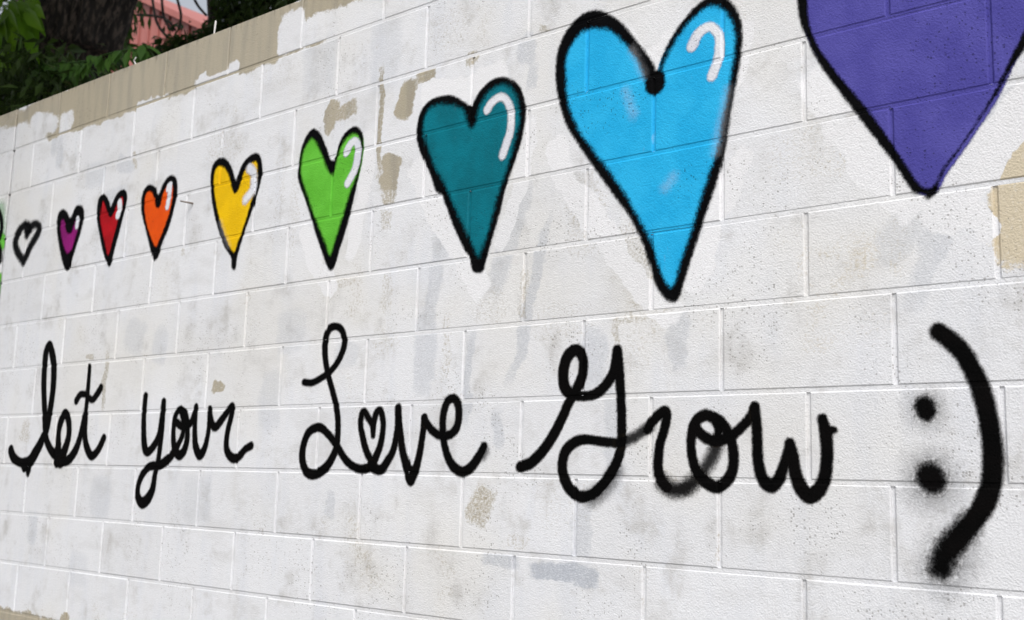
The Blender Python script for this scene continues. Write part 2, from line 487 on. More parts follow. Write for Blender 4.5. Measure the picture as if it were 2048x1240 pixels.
rest = {0: ([], []), 1: ([], [])}
for cell in CELLS:
    cs, xl, xr, pr, sec = cell
    v, f = block_geo(cell)
    near = (sec == 0 and xl < 4.35 and cs <= 12) or (sec == 1 and xr > -0.65 and cs <= 12)
    # keep out-of-view blocks of the upper right joined
    if near and sec == 0:
        zc = bedz(cs, (xl+xr)/2)
        ok = False
        for x in (xl, xr):
            for z in (bedz(cs, x), bedz(cs-1, x)):
                d = np.array([x, 0, z])-CAM
                zz = d@fw
                px, py = 1024+FPX*(d@rt)/zz, 620-FPX*(d@up)/zz
                if -40 < px < 2100 and -60 < py < 1300:
                    ok = True
        near = ok
    if near:
        adopt(mesh_obj('block', v, f, block_mat((xl+xr)/2)), wall if sec == 0 else wall2)
    else:
        V, F = rest[sec]
        n = len(V)
        V += v
        F += [tuple(i+n for i in q) for q in f]
for sec, w in ((0, wall), (1, wall2)):
    o = adopt(mesh_obj('blockwork', rest[sec][0], rest[sec][1], M_BLOCKS[-1 if sec == 0 else 0]), w)
    o['kind'] = 'stuff'


def box(x0, x1, y0, y1, z0, z1):
    v = [(x0, y0, z0), (x1, y0, z0), (x1, y1, z0), (x0, y1, z0), (x0, y0, z1), (x1, y0, z1), (x1, y1, z1), (x0, y1, z1)]
    f = [(0, 3, 2, 1), (4, 5, 6, 7), (0, 1, 5, 4), (1, 2, 6, 5), (2, 3, 7, 6), (3, 0, 4, 7)]
    return v, f


for x0, x1 in zip((XJ+.014,)+SPLIT, SPLIT+(8.99,)):
    adopt(mesh_obj('mortar', *box(x0, x1, MD, .184, 0.0, WTOP-.028), block_mat((x0+x1)/2)), wall)
adopt(mesh_obj('mortar', *box(-6.2, XJ-.014, MD, .184, 0.0, WTOP-.012), M_BLOCKS[0]), wall2)
for v in range(1, NC):                        # bed joints, one strip of mortar per course
    for w, xs_ in ((wall, (XJ+.014, 5.5, 8.99)), (wall2, (-6.2, -1.0, XJ-.014))):
        V, F = [], []
        for x in xs_:
            z = float(bedz(v, x))
            V += [(x, BD, z-JW-CH*.3), (x, BD, z+JW+CH*.3), (x, .05, z-JW-CH*.3), (x, .05, z+JW+CH*.3)]
        for i in range(2):
            a = 4*i
            F += [(a, a+4, a+5, a+1), (a+1, a+5, a+7, a+3), (a+2, a, a+1, a+3) if i == 0 else (a+4, a+6, a+7, a+5), (a, a+2, a+6, a+4)]
        adopt(mesh_obj('bed_joint', V, F, M_BED), w)
adopt(mesh_obj('joint_sealant', *box(XJ-.013, XJ+.013, .022, .18, 0.0, WTOP-.03), M_SEAL), wall)

# ------------------------------------------------------------------ painting machinery
def smooth(pts, closed=False, n=5):
    """Catmull-Rom through the traced points (any number of channels)."""
    p = np.array(pts, float)
    N = len(p)
    out = []
    rngk = range(N if closed else N-1)
    for i in rngk:
        if closed:
            a, b, c_, d = p[(i-1) % N], p[i], p[(i+1) % N], p[(i+2) % N]
        else:
            a, b, c_, d = p[max(i-1, 0)], p[i], p[i+1], p[min(i+2, N-1)]
        for k in range(n):
            t = k/n
            out.append(.5*((2*b)+(c_-a)*t+(2*a-5*b+4*c_-d)*t*t+(3*b-a-3*c_+d)*t**3))
    if not closed:
        out.append(p[-1])
    return np.array(out)


def Z(ox, oy, s, pts):
    """Zoomed crop coordinates -> photo pixels (extra channels after x, y are lengths in crop pixels)."""
    return [(ox+q[0]/s, oy+q[1]/s) + tuple(e/s for e in q[2:]) for q in pts]


def to_wall(pp):
    w = np.array([place(x, y) for x, y in pp])
    return w[:, [0, 2]]


def seg_dist(Q, A, B):
    """Distance of points Q (n,2) to segments A->B (m,2); returns distance, segment index, parameter."""
    best = np.full(len(Q), 1e9)
    bi = np.zeros(len(Q), int)
    bt = np.zeros(len(Q))
    for i in range(len(A)):
        ab = B[i]-A[i]
        L = max(ab@ab, 1e-12)
        t = np.clip((Q-A[i])@ab/L, 0, 1)
        d = np.hypot(*(Q-A[i]-t[:, None]*ab).T)
        m = d < best
        best[m] = d[m]
        bi[m] = i
        bt[m] = t[m]
    return best, bi, bt


def poly_sd(Q, P):
    """Signed distance, positive inside the closed polygon P."""
    A, B = P, np.roll(P, -1, 0)
    d, _, _ = seg_dist(Q, A, B)
    x, y = Q.T
    ins = np.zeros(len(Q), bool)
    for (x1, y1), (x2, y2) in zip(A, B):
        c_ = (y1 > y) != (y2 > y)
        if abs(y2-y1) > 1e-12:
            ins ^= c_ & (x < (x2-x1)*(y-y1)/(y2-y1)+x1)
    return np.where(ins, d, -d)


class Stroke:
    """Spray stroke: photo pixel path with half width; edge softness in metres; opacity along the path."""
    def __init__(self, pts, hw, soft=.004, op=1.0, n=5):
        p = [tuple(q[:2])+(q[2] if len(q) > 2 else hw,)+(q[3] if len(q) > 3 else 1.0,) for q in pts]
        s = smooth(p, False, n) if len(p) > 2 else np.array(p, float)
        w = to_wall(s[:, :2])
        # half width in metres, measured across the stroke
        T = np.gradient(s[:, :2], axis=0)
        T /= np.maximum(np.hypot(*T.T), 1e-9)[:, None]
        Nn = np.stack([-T[:, 1], T[:, 0]], 1)
        w2 = to_wall(s[:, :2]+Nn)
        k = np.hypot(*(w2-w).T)
        # the spray cone is round: even the width out along the path
        hwm = s[:, 2]*k*1.08
        if len(hwm) > 8:
            hwm = np.convolve(np.pad(hwm, 4, 'edge'), np.ones(9)/9, 'valid')
        self.w, self.r, self.o, self.soft, self.op = w, hwm, s[:, 3], soft, op
        self.lo, self.hi = w.min(0)-hwm.max()-3*soft, w.max(0)+hwm.max()+3*soft

    def cover(self, Q):
        d, i, t = seg_dist(Q, self.w[:-1], self.w[1:])
        r = self.r[i]*(1-t)+self.r[i+1]*t
        o = self.o[i]*(1-t)+self.o[i+1]*t
        return (r-d)/self.soft+.45, o*self.op


class Union:
    def __init__(self, items):
        self.items = items
        self.lo = np.min([s.lo for s in items], 0)
        self.hi = np.max([s.hi for s in items], 0)

    def cover(self, Q):
        c, o = self.items[0].cover(Q)
        for s in self.items[1:]:
            c2, o2 = s.cover(Q)
            k1 = np.clip((c+1)/2, 0, 1)*o
            k2 = np.clip((c2+1)/2, 0, 1)*o2
            m = (k2 > k1) | ((k2 == k1) & (c2 > c))
            c, o = np.where(m, c2, c), np.where(m, o2, o)
        return c, o


class Area:
    """Filled outline traced in photo pixels, grown by `grow` metres; optional hole."""
    def __init__(self, pts, soft=.004, grow=0.0, hole=None, hole_soft=None):
        self.P = to_wall(smooth(pts, True, 4))
        self.H = to_wall(smooth(hole, True, 4)) if hole else None
        self.soft, self.grow, self.hs = soft, grow, hole_soft or soft
        self.lo, self.hi = self.P.min(0)-grow-3*soft, self.P.max(0)+grow+3*soft

    def cover(self, Q):
        c = (poly_sd(Q, self.P)+self.grow)/self.soft
        if self.H is not None:
            c = np.minimum(c, -poly_sd(Q, self.H)/self.hs)
        return c, np.ones(len(Q))


def paint(name, shape, mat, layer, parent=None, step=.005, sections=(0,)):
    """A paint film that follows the blocks and the recessed joints, `layer` steps proud of them."""
    off = 0.0005+0.00045*layer
    lo, hi = shape.lo, shape.hi
    verts, faces, cov, opa = [], [], [], []
    for cs, xl, xr, pr, sec in CELLS:
        if sec not in sections or xr < lo[0] or xl > hi[0]:
            continue
        xm = (xl+xr)/2
        if bedz(cs-1, xm)+.01 < lo[1] or bedz(cs, xm)-.01 > hi[1]:
            continue
        prof = np.array([0, JW*.6, JW, JW+CH*.5, JW+CH])

        def lines(L):
            nn = max(2, int(round((L-2*prof[-1])/step)))
            mid = np.linspace(prof[-1], L-prof[-1], nn+1)
            return np.concatenate([prof[:-1], mid, (L-prof[:-1])[::-1]])
        tx = lines(xr-xl)
        tz = lines(0.2)
        X = xl+tx
        zl, zu = bedz(cs, X), bedz(cs-1, X)
        GX = np.repeat(X[:, None], len(tz), 1)
        GZ = zl[:, None]+(zu-zl)[:, None]*(tz/0.2)[None, :]
        dx = depth1(np.minimum(tx, (xr-xl)-tx))
        tzm = np.minimum(tz, 0.2-tz)
        dz = depth_bed(tzm)
        D = np.where(tzm[None, :] <= JW+CH*.3, dz[None, :], np.maximum(dx[:, None], dz[None, :]))
        D = D-np.where(D < EDGE+1e-6, pr, 0)-off
        Q = np.stack([GX.ravel(), GZ.ravel()], 1)
        sel = (Q[:, 0] > lo[0]-.01) & (Q[:, 0] < hi[0]+.01) & (Q[:, 1] > lo[1]-.01) & (Q[:, 1] < hi[1]+.01)
        if not sel.any():
            continue
        cv = np.full(len(Q), -9.0)
        ov = np.ones(len(Q))
        cv[sel], ov[sel] = shape.cover(Q[sel])
        K = (cv > -2.0).reshape(GX.shape)
        C4 = K[:-1, :-1] | K[1:, :-1] | K[1:, 1:] | K[:-1, 1:]
        if not C4.any():
            continue
        idx = np.arange(len(Q)).reshape(GX.shape)
        q = np.stack([idx[:-1, :-1], idx[1:, :-1], idx[1:, 1:], idx[:-1, 1:]], -1)[C4]
        used = np.unique(q)
        remap = -np.ones(len(Q), int)
        base = len(verts)
        remap[used] = np.arange(len(used))+base
        Df = D.ravel()
        verts += [(Q[i, 0], Df[i], Q[i, 1]) for i in used]
        cov += list(np.clip(cv[used], -9, 9))
        opa += list(ov[used])
        faces += [tuple(int(k) for k in t) for t in remap[q]]
    o = mesh_obj(name, verts, faces, mat)
    for an, dat in (('cover', cov), ('opacity', opa)):
        at = o.data.attributes.new(an, 'FLOAT', 'POINT')
        at.data.foreach_set('value', np.array(dat, np.float32))
    if parent is not None:
        adopt(o, parent)
    return o


def sub(o, parent):
    o.parent = parent
    o.matrix_parent_inverse = parent.matrix_world.inverted() if False else Matrix()
    return o


# ------------------------------------------------------------------ hearts
def heart(key, label, zoom, outer, inner, shine, shine_hw, soft_o=.004, soft_i=.006, extra=None, shine_soft=.005, faint=()):
    op_, ip = Z(*zoom, outer), Z(*zoom, inner)
    parts = []
    fill = paint('heart', Area(ip, .004, .012), FILL[key], 2, wall)
    tag(fill, label)
    black = Area(op_, soft_o, 0, ip, soft_i)
    if extra:
        black = Union([black]+[Stroke(Z(*zoom, e), 1, .006) for e in extra])
    sub(paint('outline', black, M_BLACKH, 3), fill)
    if shine:
        sub(paint('highlight', Union([Stroke([q[:2]+(q[2]*.85,) if len(q) > 2 else q for q in Z(*zoom, s)], shine_hw/zoom[2]*.78, shine_soft) for s in shine]+[Stroke(Z(*zoom, s), 5/zoom[2], .014, .15) for s in faint]), M_WHITE, 4), fill)
    return fill


z1 = (0, 380, 6.89)
h0 = paint('heart', Union([Stroke(Z(*z1, q), 25/6.89, .010, .93) for q in (
    [(375, 610), (368, 560), (350, 490), (300, 520), (250, 600), (217, 700), (217, 780), (258, 880), (325, 975)],
    [(375, 610), (420, 520), (480, 470), (530, 485), (543, 540), (500, 640), (430, 760), (380, 870), (325, 975)])]
    + [Stroke(Z(*z1, [(350, 470), (420, 520), (380, 590)]), 26/6.89, .012)]), M_BLACKH, 3, wall)
tag(h0, 'tiny unfilled heart drawn in fuzzy black outline')
heart('magenta', 'small magenta heart with thick black outline', z1,
      [(885, 270), (930, 310), (968, 385), (1000, 340), (1040, 240), (1090, 205), (1140, 230), (1160, 310), (1155, 410), (1120, 570), (1060, 760), (1000, 960), (960, 1080), (925, 1110), (890, 1070), (850, 920), (810, 720), (790, 540), (790, 420), (810, 320), (845, 280)],
      [(870, 400), (900, 440), (915, 540), (945, 595), (990, 580), (1010, 500), (1040, 420), (1075, 380), (1095, 420), (1085, 520), (1050, 650), (1000, 790), (940, 880), (900, 830), (860, 690), (835, 560), (840, 440)],
      [[(1075, 400), (1074, 440), (1068, 500)]], 22, .007, .008)
z2 = (180, 340, 6.2)
heart('red', 'small narrow dark red heart', z2,
      [(170, 297), (210, 330), (245, 400), (262, 458), (290, 400), (330, 310), (380, 255), (425, 240), (460, 280), (465, 360), (440, 480), (410, 600), (360, 800), (310, 980), (270, 1150), (240, 1197), (205, 1130), (160, 980), (120, 780), (90, 580), (95, 440), (120, 340)],
      [(165, 385), (195, 440), (225, 530), (255, 582), (285, 560), (310, 500), (345, 410), (385, 345), (410, 335), (415, 400), (395, 500), (360, 590), (330, 720), (280, 900), (235, 1065), (205, 990), (165, 800), (130, 610), (135, 480)],
      [[(375, 405), (375, 480), (352, 565)]], 27, .005, .006)
heart('orange', 'orange heart with thin white highlight', z2,
      [(760, 180), (810, 215), (850, 303), (880, 260), (910, 180), (960, 100), (1020, 65), (1070, 100), (1088, 200), (1080, 330), (1030, 540), (970, 740), (900, 900), (850, 1060), (805, 1120), (775, 1070), (735, 900), (690, 720), (650, 550), (640, 400), (665, 270), (710, 200)],
      [(735, 265), (780, 285), (805, 370), (820, 450), (845, 472), (875, 440), (900, 330), (950, 220), (1000, 165), (1030, 190), (1035, 300), (1000, 500), (940, 680), (870, 860), (820, 960), (760, 840), (710, 680), (680, 500), (685, 360), (705, 290)],
      [[(1005, 185), (1000, 250), (985, 350), (965, 460)], [(985, 200), (975, 240)]], 22, .006, .006)
heart('yellow', 'yellow heart with drawn-out black tip', (400, 290, 4.77),
      [(215, 122), (260, 145), (300, 200), (325, 270), (345, 337), (370, 280), (400, 200), (450, 130), (510, 85), (550, 80), (578, 110), (600, 210), (598, 280), (570, 400), (520, 560), (460, 740), (400, 920), (360, 1060), (345, 1170), (328, 1190), (308, 1160), (302, 1070), (240, 970), (190, 840), (150, 700), (120, 540), (107, 400), (108, 280), (130, 190), (170, 140)],
      [(205, 197), (250, 230), (285, 300), (305, 390), (335, 460), (370, 420), (405, 310), (440, 230), (490, 180), (535, 155), (555, 190), (550, 290), (540, 400), (505, 500), (465, 640), (420, 780), (370, 920), (332, 1028), (280, 960), (230, 840), (185, 690), (150, 530), (135, 370), (145, 260), (170, 210)],
      [[(480, 225, 40), (515, 260, 22), (520, 360, 26), (500, 440, 24), (440, 520, 26)]], 26, .005, .006, shine_soft=.009, faint=[[(200, 740, 3), (238, 870, 6), (280, 960, 3)]])
heart('green', 'bright green heart', (570, 240, 3.875),
      [(225, 70), (270, 100), (305, 170), (335, 250), (352, 300), (378, 312), (402, 270), (420, 190), (460, 110), (510, 65), (550, 52), (590, 80), (607, 140), (605, 230), (590, 350), (560, 500), (520, 680), (470, 860), (420, 1020), (385, 1140), (355, 1165), (325, 1120), (270, 960), (215, 790), (170, 640), (120, 500), (103, 430), (115, 310), (140, 190), (185, 100)],
      [(215, 140), (250, 180), (285, 260), (315, 340), (345, 405), (375, 410), (410, 300), (440, 210), (490, 130), (540, 105), (575, 125), (590, 180), (585, 290), (555, 440), (510, 560), (460, 720), (410, 880), (355, 1050), (310, 950), (250, 800), (195, 640), (140, 480), (128, 380), (140, 260), (175, 180)],
      [[(480, 250), (510, 190), (550, 165), (570, 215), (565, 310), (540, 400), (490, 490)]], 24, .005, .009)
heart('teal', 'large dark teal heart', (810, 140, 2.953),
      [(270, 150), (330, 175), (375, 205), (400, 207), (415, 180), (450, 120), (510, 65), (570, 42), (630, 55), (680, 100), (705, 170), (715, 240), (705, 340), (680, 450), (640, 570), (600, 680), (565, 820), (525, 960), (485, 1100), (465, 1180), (430, 1195), (400, 1180), (385, 1110), (350, 1050), (290, 920), (240, 790), (225, 740), (185, 710), (150, 610), (100, 500), (72, 400), (80, 300), (110, 220), (170, 170)],
      [(240, 195), (300, 205), (350, 240), (370, 310), (395, 345), (420, 310), (440, 220), (490, 130), (550, 90), (610, 90), (660, 140), (680, 220), (675, 330), (645, 450), (600, 600), (560, 720), (510, 900), (470, 1030), (432, 1105), (380, 1000), (310, 850), (240, 690), (170, 560), (125, 440), (108, 340), (130, 250), (180, 205)],
      [[(490, 235), (520, 190), (570, 160), (610, 190), (630, 260), (625, 360), (600, 440), (580, 505)]], 20, .005, .012)
heart('blue', 'big sky blue heart with curved white highlight', (1080, 0, 2.0),
      [(220, 42), (270, 55), (330, 95), (400, 180), (450, 250), (470, 290), (495, 215), (540, 130), (600, 50), (650, 5), (690, -12), (740, -10), (785, 35), (808, 110), (808, 200), (790, 310), (765, 450), (740, 600), (700, 750), (650, 900), (610, 1020), (580, 1110), (552, 1198), (510, 1198), (470, 1150), (440, 1060), (400, 940), (350, 850), (290, 770), (220, 670), (150, 570), (105, 490), (75, 390), (65, 290), (75, 200), (110, 120), (160, 65)],
      [(240, 110), (290, 125), (350, 185), (400, 260), (430, 340), (460, 370), (485, 335), (492, 262), (550, 150), (610, 75), (680, 22), (740, 40), (780, 110), (780, 200), (762, 330), (735, 470), (712, 600), (672, 720), (630, 850), (590, 980), (555, 1080), (525, 1150), (480, 1080), (450, 980), (425, 930), (350, 790), (280, 690), (210, 600), (150, 510), (115, 420), (103, 300), (110, 220), (150, 150), (195, 115)],
      [[(610, 185), (640, 130), (685, 108), (718, 150), (716, 230), (690, 305)]], 18, .006, .010, faint=[[(705, 610, 6), (718, 540, 9), (735, 450, 8), (752, 360, 5)], [(345, 365, 7), (375, 455, 9)], [(415, 300, 5), (370, 200, 6)], [(505, 750, 7), (535, 710, 7)]],
      extra=[[(462, 325, 32), (463, 335, 32)]])
heart('purple', 'huge purple heart, the largest of the row', (1560, 0, 2.953),
      [(108, -60), (108, 20), (115, 90), (140, 170), (165, 225), (195, 300), (260, 410), (340, 520), (430, 640), (520, 760), (600, 860), (680, 970), (740, 1060), (790, 1130), (850, 1140), (880, 1172), (930, 1130), (940, 1080), (990, 980), (1060, 890), (1110, 820), (1180, 710), (1260, 590), (1315, 500), (1375, 390), (1445, 290), (1515, 160), (1565, 20), (1590, -120), (1590, -260), (1550, -400), (1450, -485), (1310, -470), (1150, -390), (980, -270), (820, -90), (700, -230), (560, -340), (400, -390), (250, -340), (150, -220)],
      [(162, -60), (162, 20), (165, 100), (190, 200), (240, 300), (320, 410), (400, 510), (500, 630), (600, 760), (680, 880), (760, 1000), (830, 1100), (880, 1118), (920, 1090), (960, 1010), (1040, 900), (1095, 825), (1165, 715), (1250, 585), (1303, 475), (1355, 365), (1405, 270), (1470, 140), (1515, 10), (1545, -120), (1540, -250), (1500, -360), (1430, -425), (1330, -415), (1180, -330), (1000, -210), (860, -50), (820, -25), (770, -70), (660, -190), (530, -290), (400, -335), (280, -300), (195, -200)],
      None, 0, .005, .005)

# ------------------------------------------------------------------ words
SOFT = .0042


def word(label, letters):
    allw = [s for L in letters for s in L]
    c_ = np.mean([s.w.mean(0) for s in allw], 0)
    e = adopt(empty('word', (0, 0, 0)), wall)
    tag(e, label)
    for i, L in enumerate(letters):
        o = paint('letter', Union(L), M_BLACK, 1+.45*i)
        sub(o, e)
    return e


def S(zoom, pts, hw, soft=SOFT, op=1.0):
    return Stroke(Z(*zoom, [q if len(q) < 4 else (q[0], q[1], q[2]) for q in pts]), hw/zoom[2], soft, op)


zl = (0, 670, 4.275)
word('cursive word let sprayed in black', [
    [S(zl, [(95, 985, 20), (120, 1050, 24), (180, 1090, 30), (250, 1085, 34), (310, 1000, 26), (370, 880, 22), (402, 800, 20), (430, 640, 19), (455, 450, 20), (461, 270, 20), (440, 130, 20), (420, 88, 20), (395, 140, 19), (382, 270, 19), (376, 450, 18), (385, 700, 18), (395, 870, 18), (430, 970, 19), (490, 1060, 22)], 19),
     S(zl, [(215, 1110, 40), (240, 1140, 30), (238, 1185, 8)], 24)],
    [S(zl, [(490, 1070, 32), (500, 950, 18), (502, 830, 18), (530, 720, 20), (560, 672, 22), (590, 740, 18), (590, 860, 18), (560, 970, 20), (520, 1070, 34)], 18)],
    [S(zl, [(520, 1085, 28), (590, 1065, 26), (650, 980, 20), (690, 860, 16), (728, 680, 17), (748, 500, 18), (765, 280, 15)], 17),
     S(zl, [(735, 690, 16), (728, 850, 16), (745, 960, 20), (785, 1032, 24), (840, 985, 18), (890, 880, 16)], 17),
     S(zl, [(655, 560), (690, 508), (735, 512), (790, 553), (830, 510), (865, 452)], 17)]])
zy = (250, 770, 4.768)
word('cursive word your sprayed in black', [
    [S(zy, [(198, 105, 17), (185, 250, 17), (182, 450, 19), (190, 590, 24), (215, 636, 28), (260, 605, 24), (320, 500, 17), (350, 350, 18), (370, 160, 18)], 17),
     S(zy, [(370, 165, 18), (358, 400, 18), (336, 600, 17), (315, 750, 17), (288, 850, 16), (262, 1000, 22), (210, 1095, 36), (160, 1120, 38), (124, 1060, 20), (128, 960, 16), (170, 850, 20), (240, 775, 26), (330, 765, 34), (430, 690, 24), (480, 620, 22)], 17)],
    [S(zy, [(535, 228, 20), (495, 265, 18), (470, 380, 16), (465, 520, 16), (482, 620, 24), (520, 668, 34), (565, 630, 24), (595, 520, 18), (598, 380, 18), (580, 275, 20), (535, 228, 20)], 18),
     S(zy, [(490, 610), (540, 510), (562, 430), (560, 340), (535, 240)], 16),
     S(zy, [(490, 345, 20), (540, 390, 30), (600, 385, 28), (645, 335, 18), (678, 215, 14)], 20)],
    [S(zy, [(680, 208, 16), (673, 300, 17), (670, 500, 18), (682, 600, 24), (718, 668, 32), (760, 610, 22), (790, 500, 15), (806, 380, 15), (812, 230, 15)], 17)],
    [S(zy, [(812, 228, 15), (830, 350, 20), (865, 400, 30), (920, 340, 20), (1020, 205, 22), (1022, 280, 18), (988, 420, 18), (970, 560, 19), (985, 645, 24), (1040, 700, 34), (1100, 670, 24), (1150, 610, 20), (1205, 578, 28)], 17)]])
zL = (580, 630, 3.543)
zv = (700, 770, 5.637)
word('cursive word Love with a heart-shaped o, sprayed in black', [
    [S(zL, [(100, 475, 19), (160, 478, 19), (230, 440, 16), (290, 395, 14), (350, 310, 14), (387, 200, 15), (370, 110, 17), (325, 80, 19), (275, 105, 18), (250, 190, 16), (250, 300, 15), (270, 420, 14), (310, 570, 15), (338, 700, 15), (341, 850, 15), (320, 970, 17), (260, 1075, 22), (180, 1128, 30), (118, 1110, 22), (90, 1030, 18), (95, 930, 17), (135, 830, 19), (205, 795, 25), (260, 830, 18), (330, 920, 18), (400, 1030, 19), (470, 1083, 24), (530, 1090, 26), (580, 1070, 26)], 16)],
    [S(zv, [(245, 870, 30), (180, 720, 26), (140, 550, 24), (122, 430, 23), (140, 315, 24), (170, 300, 25), (210, 370, 25), (255, 450, 22), (265, 565, 18)], 24),
     S(zv, [(265, 565, 18), (272, 440, 22), (300, 315, 24), (345, 285, 28), (374, 380, 23), (376, 500, 23), (350, 660, 26), (300, 800, 28), (245, 900, 44)], 24)],
    [S(zv, [(245, 910, 50), (310, 955, 42), (370, 940, 42), (430, 850, 30), (490, 740, 28), (530, 560, 24), (546, 400, 30), (548, 255, 27)], 28),
     S(zv, [(548, 255, 27), (562, 450, 28), (590, 700, 27), (640, 920, 34), (688, 1070, 38), (742, 950, 34), (790, 750, 26), (828, 500, 26), (840, 370, 27)], 27),
     S(zv, [(685, 1000, 55), (690, 1070, 40)], 40)],
    [S(zv, [(838, 370, 27), (880, 450, 30), (960, 540, 36), (1050, 570, 40), (1150, 545, 36), (1215, 450, 30), (1230, 280, 28), (1200, 175, 34), (1150, 150, 38), (1092, 195, 30), (1055, 330, 27), (1048, 480, 28), (1060, 640, 30), (1110, 820, 33), (1180, 930, 42), (1270, 978, 46), (1360, 930, 42), (1430, 840, 36), (1490, 740, 36), (1512, 690, 30)], 30),
     S(zv, [(1520, 745, 26), (1500, 800, 16)], 20, .012, .6)]])
zG = (1010, 670, 3.446)
zr = (1280, 780, 4.876)
word('cursive word Grow sprayed in black', [
    [S(zG, [(105, 908, 30), (180, 880, 32), (260, 800, 29), (340, 680, 26), (400, 560, 26), (450, 450, 25), (500, 360, 27), (538, 260, 26), (540, 170, 26), (510, 112, 30), (470, 108, 32), (425, 160, 30), (403, 250, 28), (408, 340, 30), (445, 400, 34), (520, 420, 24), (620, 408, 27), (700, 340, 26), (755, 240, 26), (775, 105, 27)], 27),
     S(zG, [(775, 105, 27), (790, 260, 26), (800, 420, 24), (806, 600, 24), (804, 760, 25), (770, 880, 27), (700, 1000, 30), (620, 1085, 32), (540, 1115, 32), (470, 1085, 30), (415, 1000, 27), (396, 900, 26), (420, 800, 27), (490, 735, 29), (570, 720, 27), (700, 737, 25), (800, 745, 22)], 27),
     S(zG, [(600, 1120, 34), (700, 1040, 34), (770, 930, 26)], 30, .016, .5)],
    [S(zG, [(790, 745, 22), (860, 720, 24), (930, 680, 22), (1000, 630, 24)], 22, .009, .82),
     S(zr, [(70, 390, 30), (110, 320, 38), (165, 260, 40), (240, 205, 40), (263, 250, 36), (240, 380, 36), (198, 520, 36), (182, 650, 36), (180, 780, 38), (215, 890, 42), (270, 950, 42)], 36),
     S(zr, [(225, 900, 38), (300, 965, 42), (400, 970, 44), (500, 915, 40), (590, 830, 34)], 40, .014, .9),
     S(zr, [(590, 830, 36), (670, 710, 36), (735, 580, 36), (765, 480, 34)], 36, .012, .82)],
    [S(zr, [(640, 240, 42), (560, 290, 40), (512, 400, 36), (500, 550, 34), (522, 700, 36), (570, 815, 40), (650, 900, 46), (750, 945, 52), (848, 885, 44), (905, 780, 40), (915, 640, 38), (895, 500, 38), (840, 375, 42), (760, 285, 42), (640, 240, 42)], 38),
     S(zr, [(530, 350, 36), (600, 430, 40), (700, 490, 44), (800, 485, 44), (900, 440, 40), (1000, 355, 38), (1080, 260, 36), (1120, 165, 36)], 38),
     S(zr, [(740, 300, 34), (765, 380, 30), (760, 480, 30)], 30)],
    [S(zr, [(1122, 165, 36), (1138, 300, 38), (1145, 500, 42), (1158, 700, 44), (1200, 865, 48), (1280, 935, 60), (1352, 870, 48), (1400, 750, 42), (1440, 620, 38), (1462, 515, 34)], 40),
     S(zr, [(1462, 515, 34), (1490, 640, 50), (1510, 780, 48), (1560, 930, 52), (1650, 1030, 62), (1735, 985, 60), (1795, 880, 54), (1822, 750, 50), (1828, 600, 48), (1815, 430, 50), (1782, 280, 38)], 44),
     S(zr, [(1815, 400, 44), (1860, 390, 36), (1900, 390, 16)], 30)]])
zs = (1780, 620, 2.2127)
face = adopt(empty('smiley', (0, 0, 0)), wall)
tag(face, 'sideways smiley face sprayed in black after the lettering')
sub(paint('dot', Union([S(zs, [(152, 425, 34), (160, 448, 34)], 34, .009), S(zs, [(160, 440, 48), (162, 450, 48)], 44, .03, .22)]), M_BLACK, 1), face)
sub(paint('dot', Union([S(zs, [(178, 738, 46), (186, 752, 46)], 46, .014), S(zs, [(180, 750, 70), (184, 770, 70)], 60, .04, .28)]), M_BLACK, 1.6), face)
sub(paint('mouth', Union([
    S(zs, [(215, 95, 30), (270, 135, 33), (330, 200, 33), (388, 310, 34), (423, 420, 35), (446, 540, 36), (455, 620, 37), (455, 700, 38), (447, 770, 39), (424, 845, 40), (384, 915, 38), (325, 985, 38), (268, 1050, 38)], 34, .006),
    S(zs, [(350, 950, 34), (300, 1010, 40), (255, 1065, 44), (225, 1140, 40)], 40, .017),
    S(zs, [(270, 1080, 60), (240, 1150, 60)], 55, .04, .32)]), M_BLACK, 2.4), face)

# green painting that starts on the other wall section
ink = paint('graffiti_edge', Union([Stroke([(-3, 418), (3, 438), (4, 456), (0, 474), (-6, 482)], 2.4, .006), Stroke([(-2, 490), (1, 505), (0, 522)], 2.6, .006)]),
            M_BLACKH, 2, wall2, sections=(1,))
tag(ink, 'black curved line beside the open joint')
gr = paint('graffiti_fill', Union([Stroke([(2, 474), (5, 482), (3, 490)], 4, .01), Stroke([(1, 560), (3, 575), (1, 592)], 5, .012), Stroke([(-3, 600), (-1, 640)], 3, .02, .6)]),
           FILL['lime'], 1, wall2, sections=(1,))
tag(gr, 'lime green paint beside the open joint')
pg = paint('graffiti_haze', Union([Stroke([(0, 425), (0, 465)], 6, .03, .7)]), FILL['pale'], 0, wall2, sections=(1,))
tag(pg, 'pale green overspray beside the open joint')

# ------------------------------------------------------------------ small metal bits
nt = NT('rusty_wire')
P0 = nt.n('ShaderNodeNewGeometry').outputs['Position']
c = nt.mix(nt.noise(P0, 300, 2).outputs[0], (0.30, 0.27, 0.24), (0.12, 0.09, 0.07))
M_WIRE = nt.out(nt.n('ShaderNodeBsdfPrincipled', {'Base Color': c, 'Roughness': .6, 'Metallic': .3}).outputs[0])
nt = NT('white_wire')
P0 = nt.n('ShaderNodeNewGeometry').outputs['Position']
c = nt.mix(nt.noise(P0, 300, 2).outputs[0], (0.75, 0.74, 0.72), (0.5, 0.48, 0.45))
M_WWIRE = nt.out(nt.n('ShaderNodeBsdfPrincipled', {'Base Color': c, 'Roughness': .6}).outputs[0])


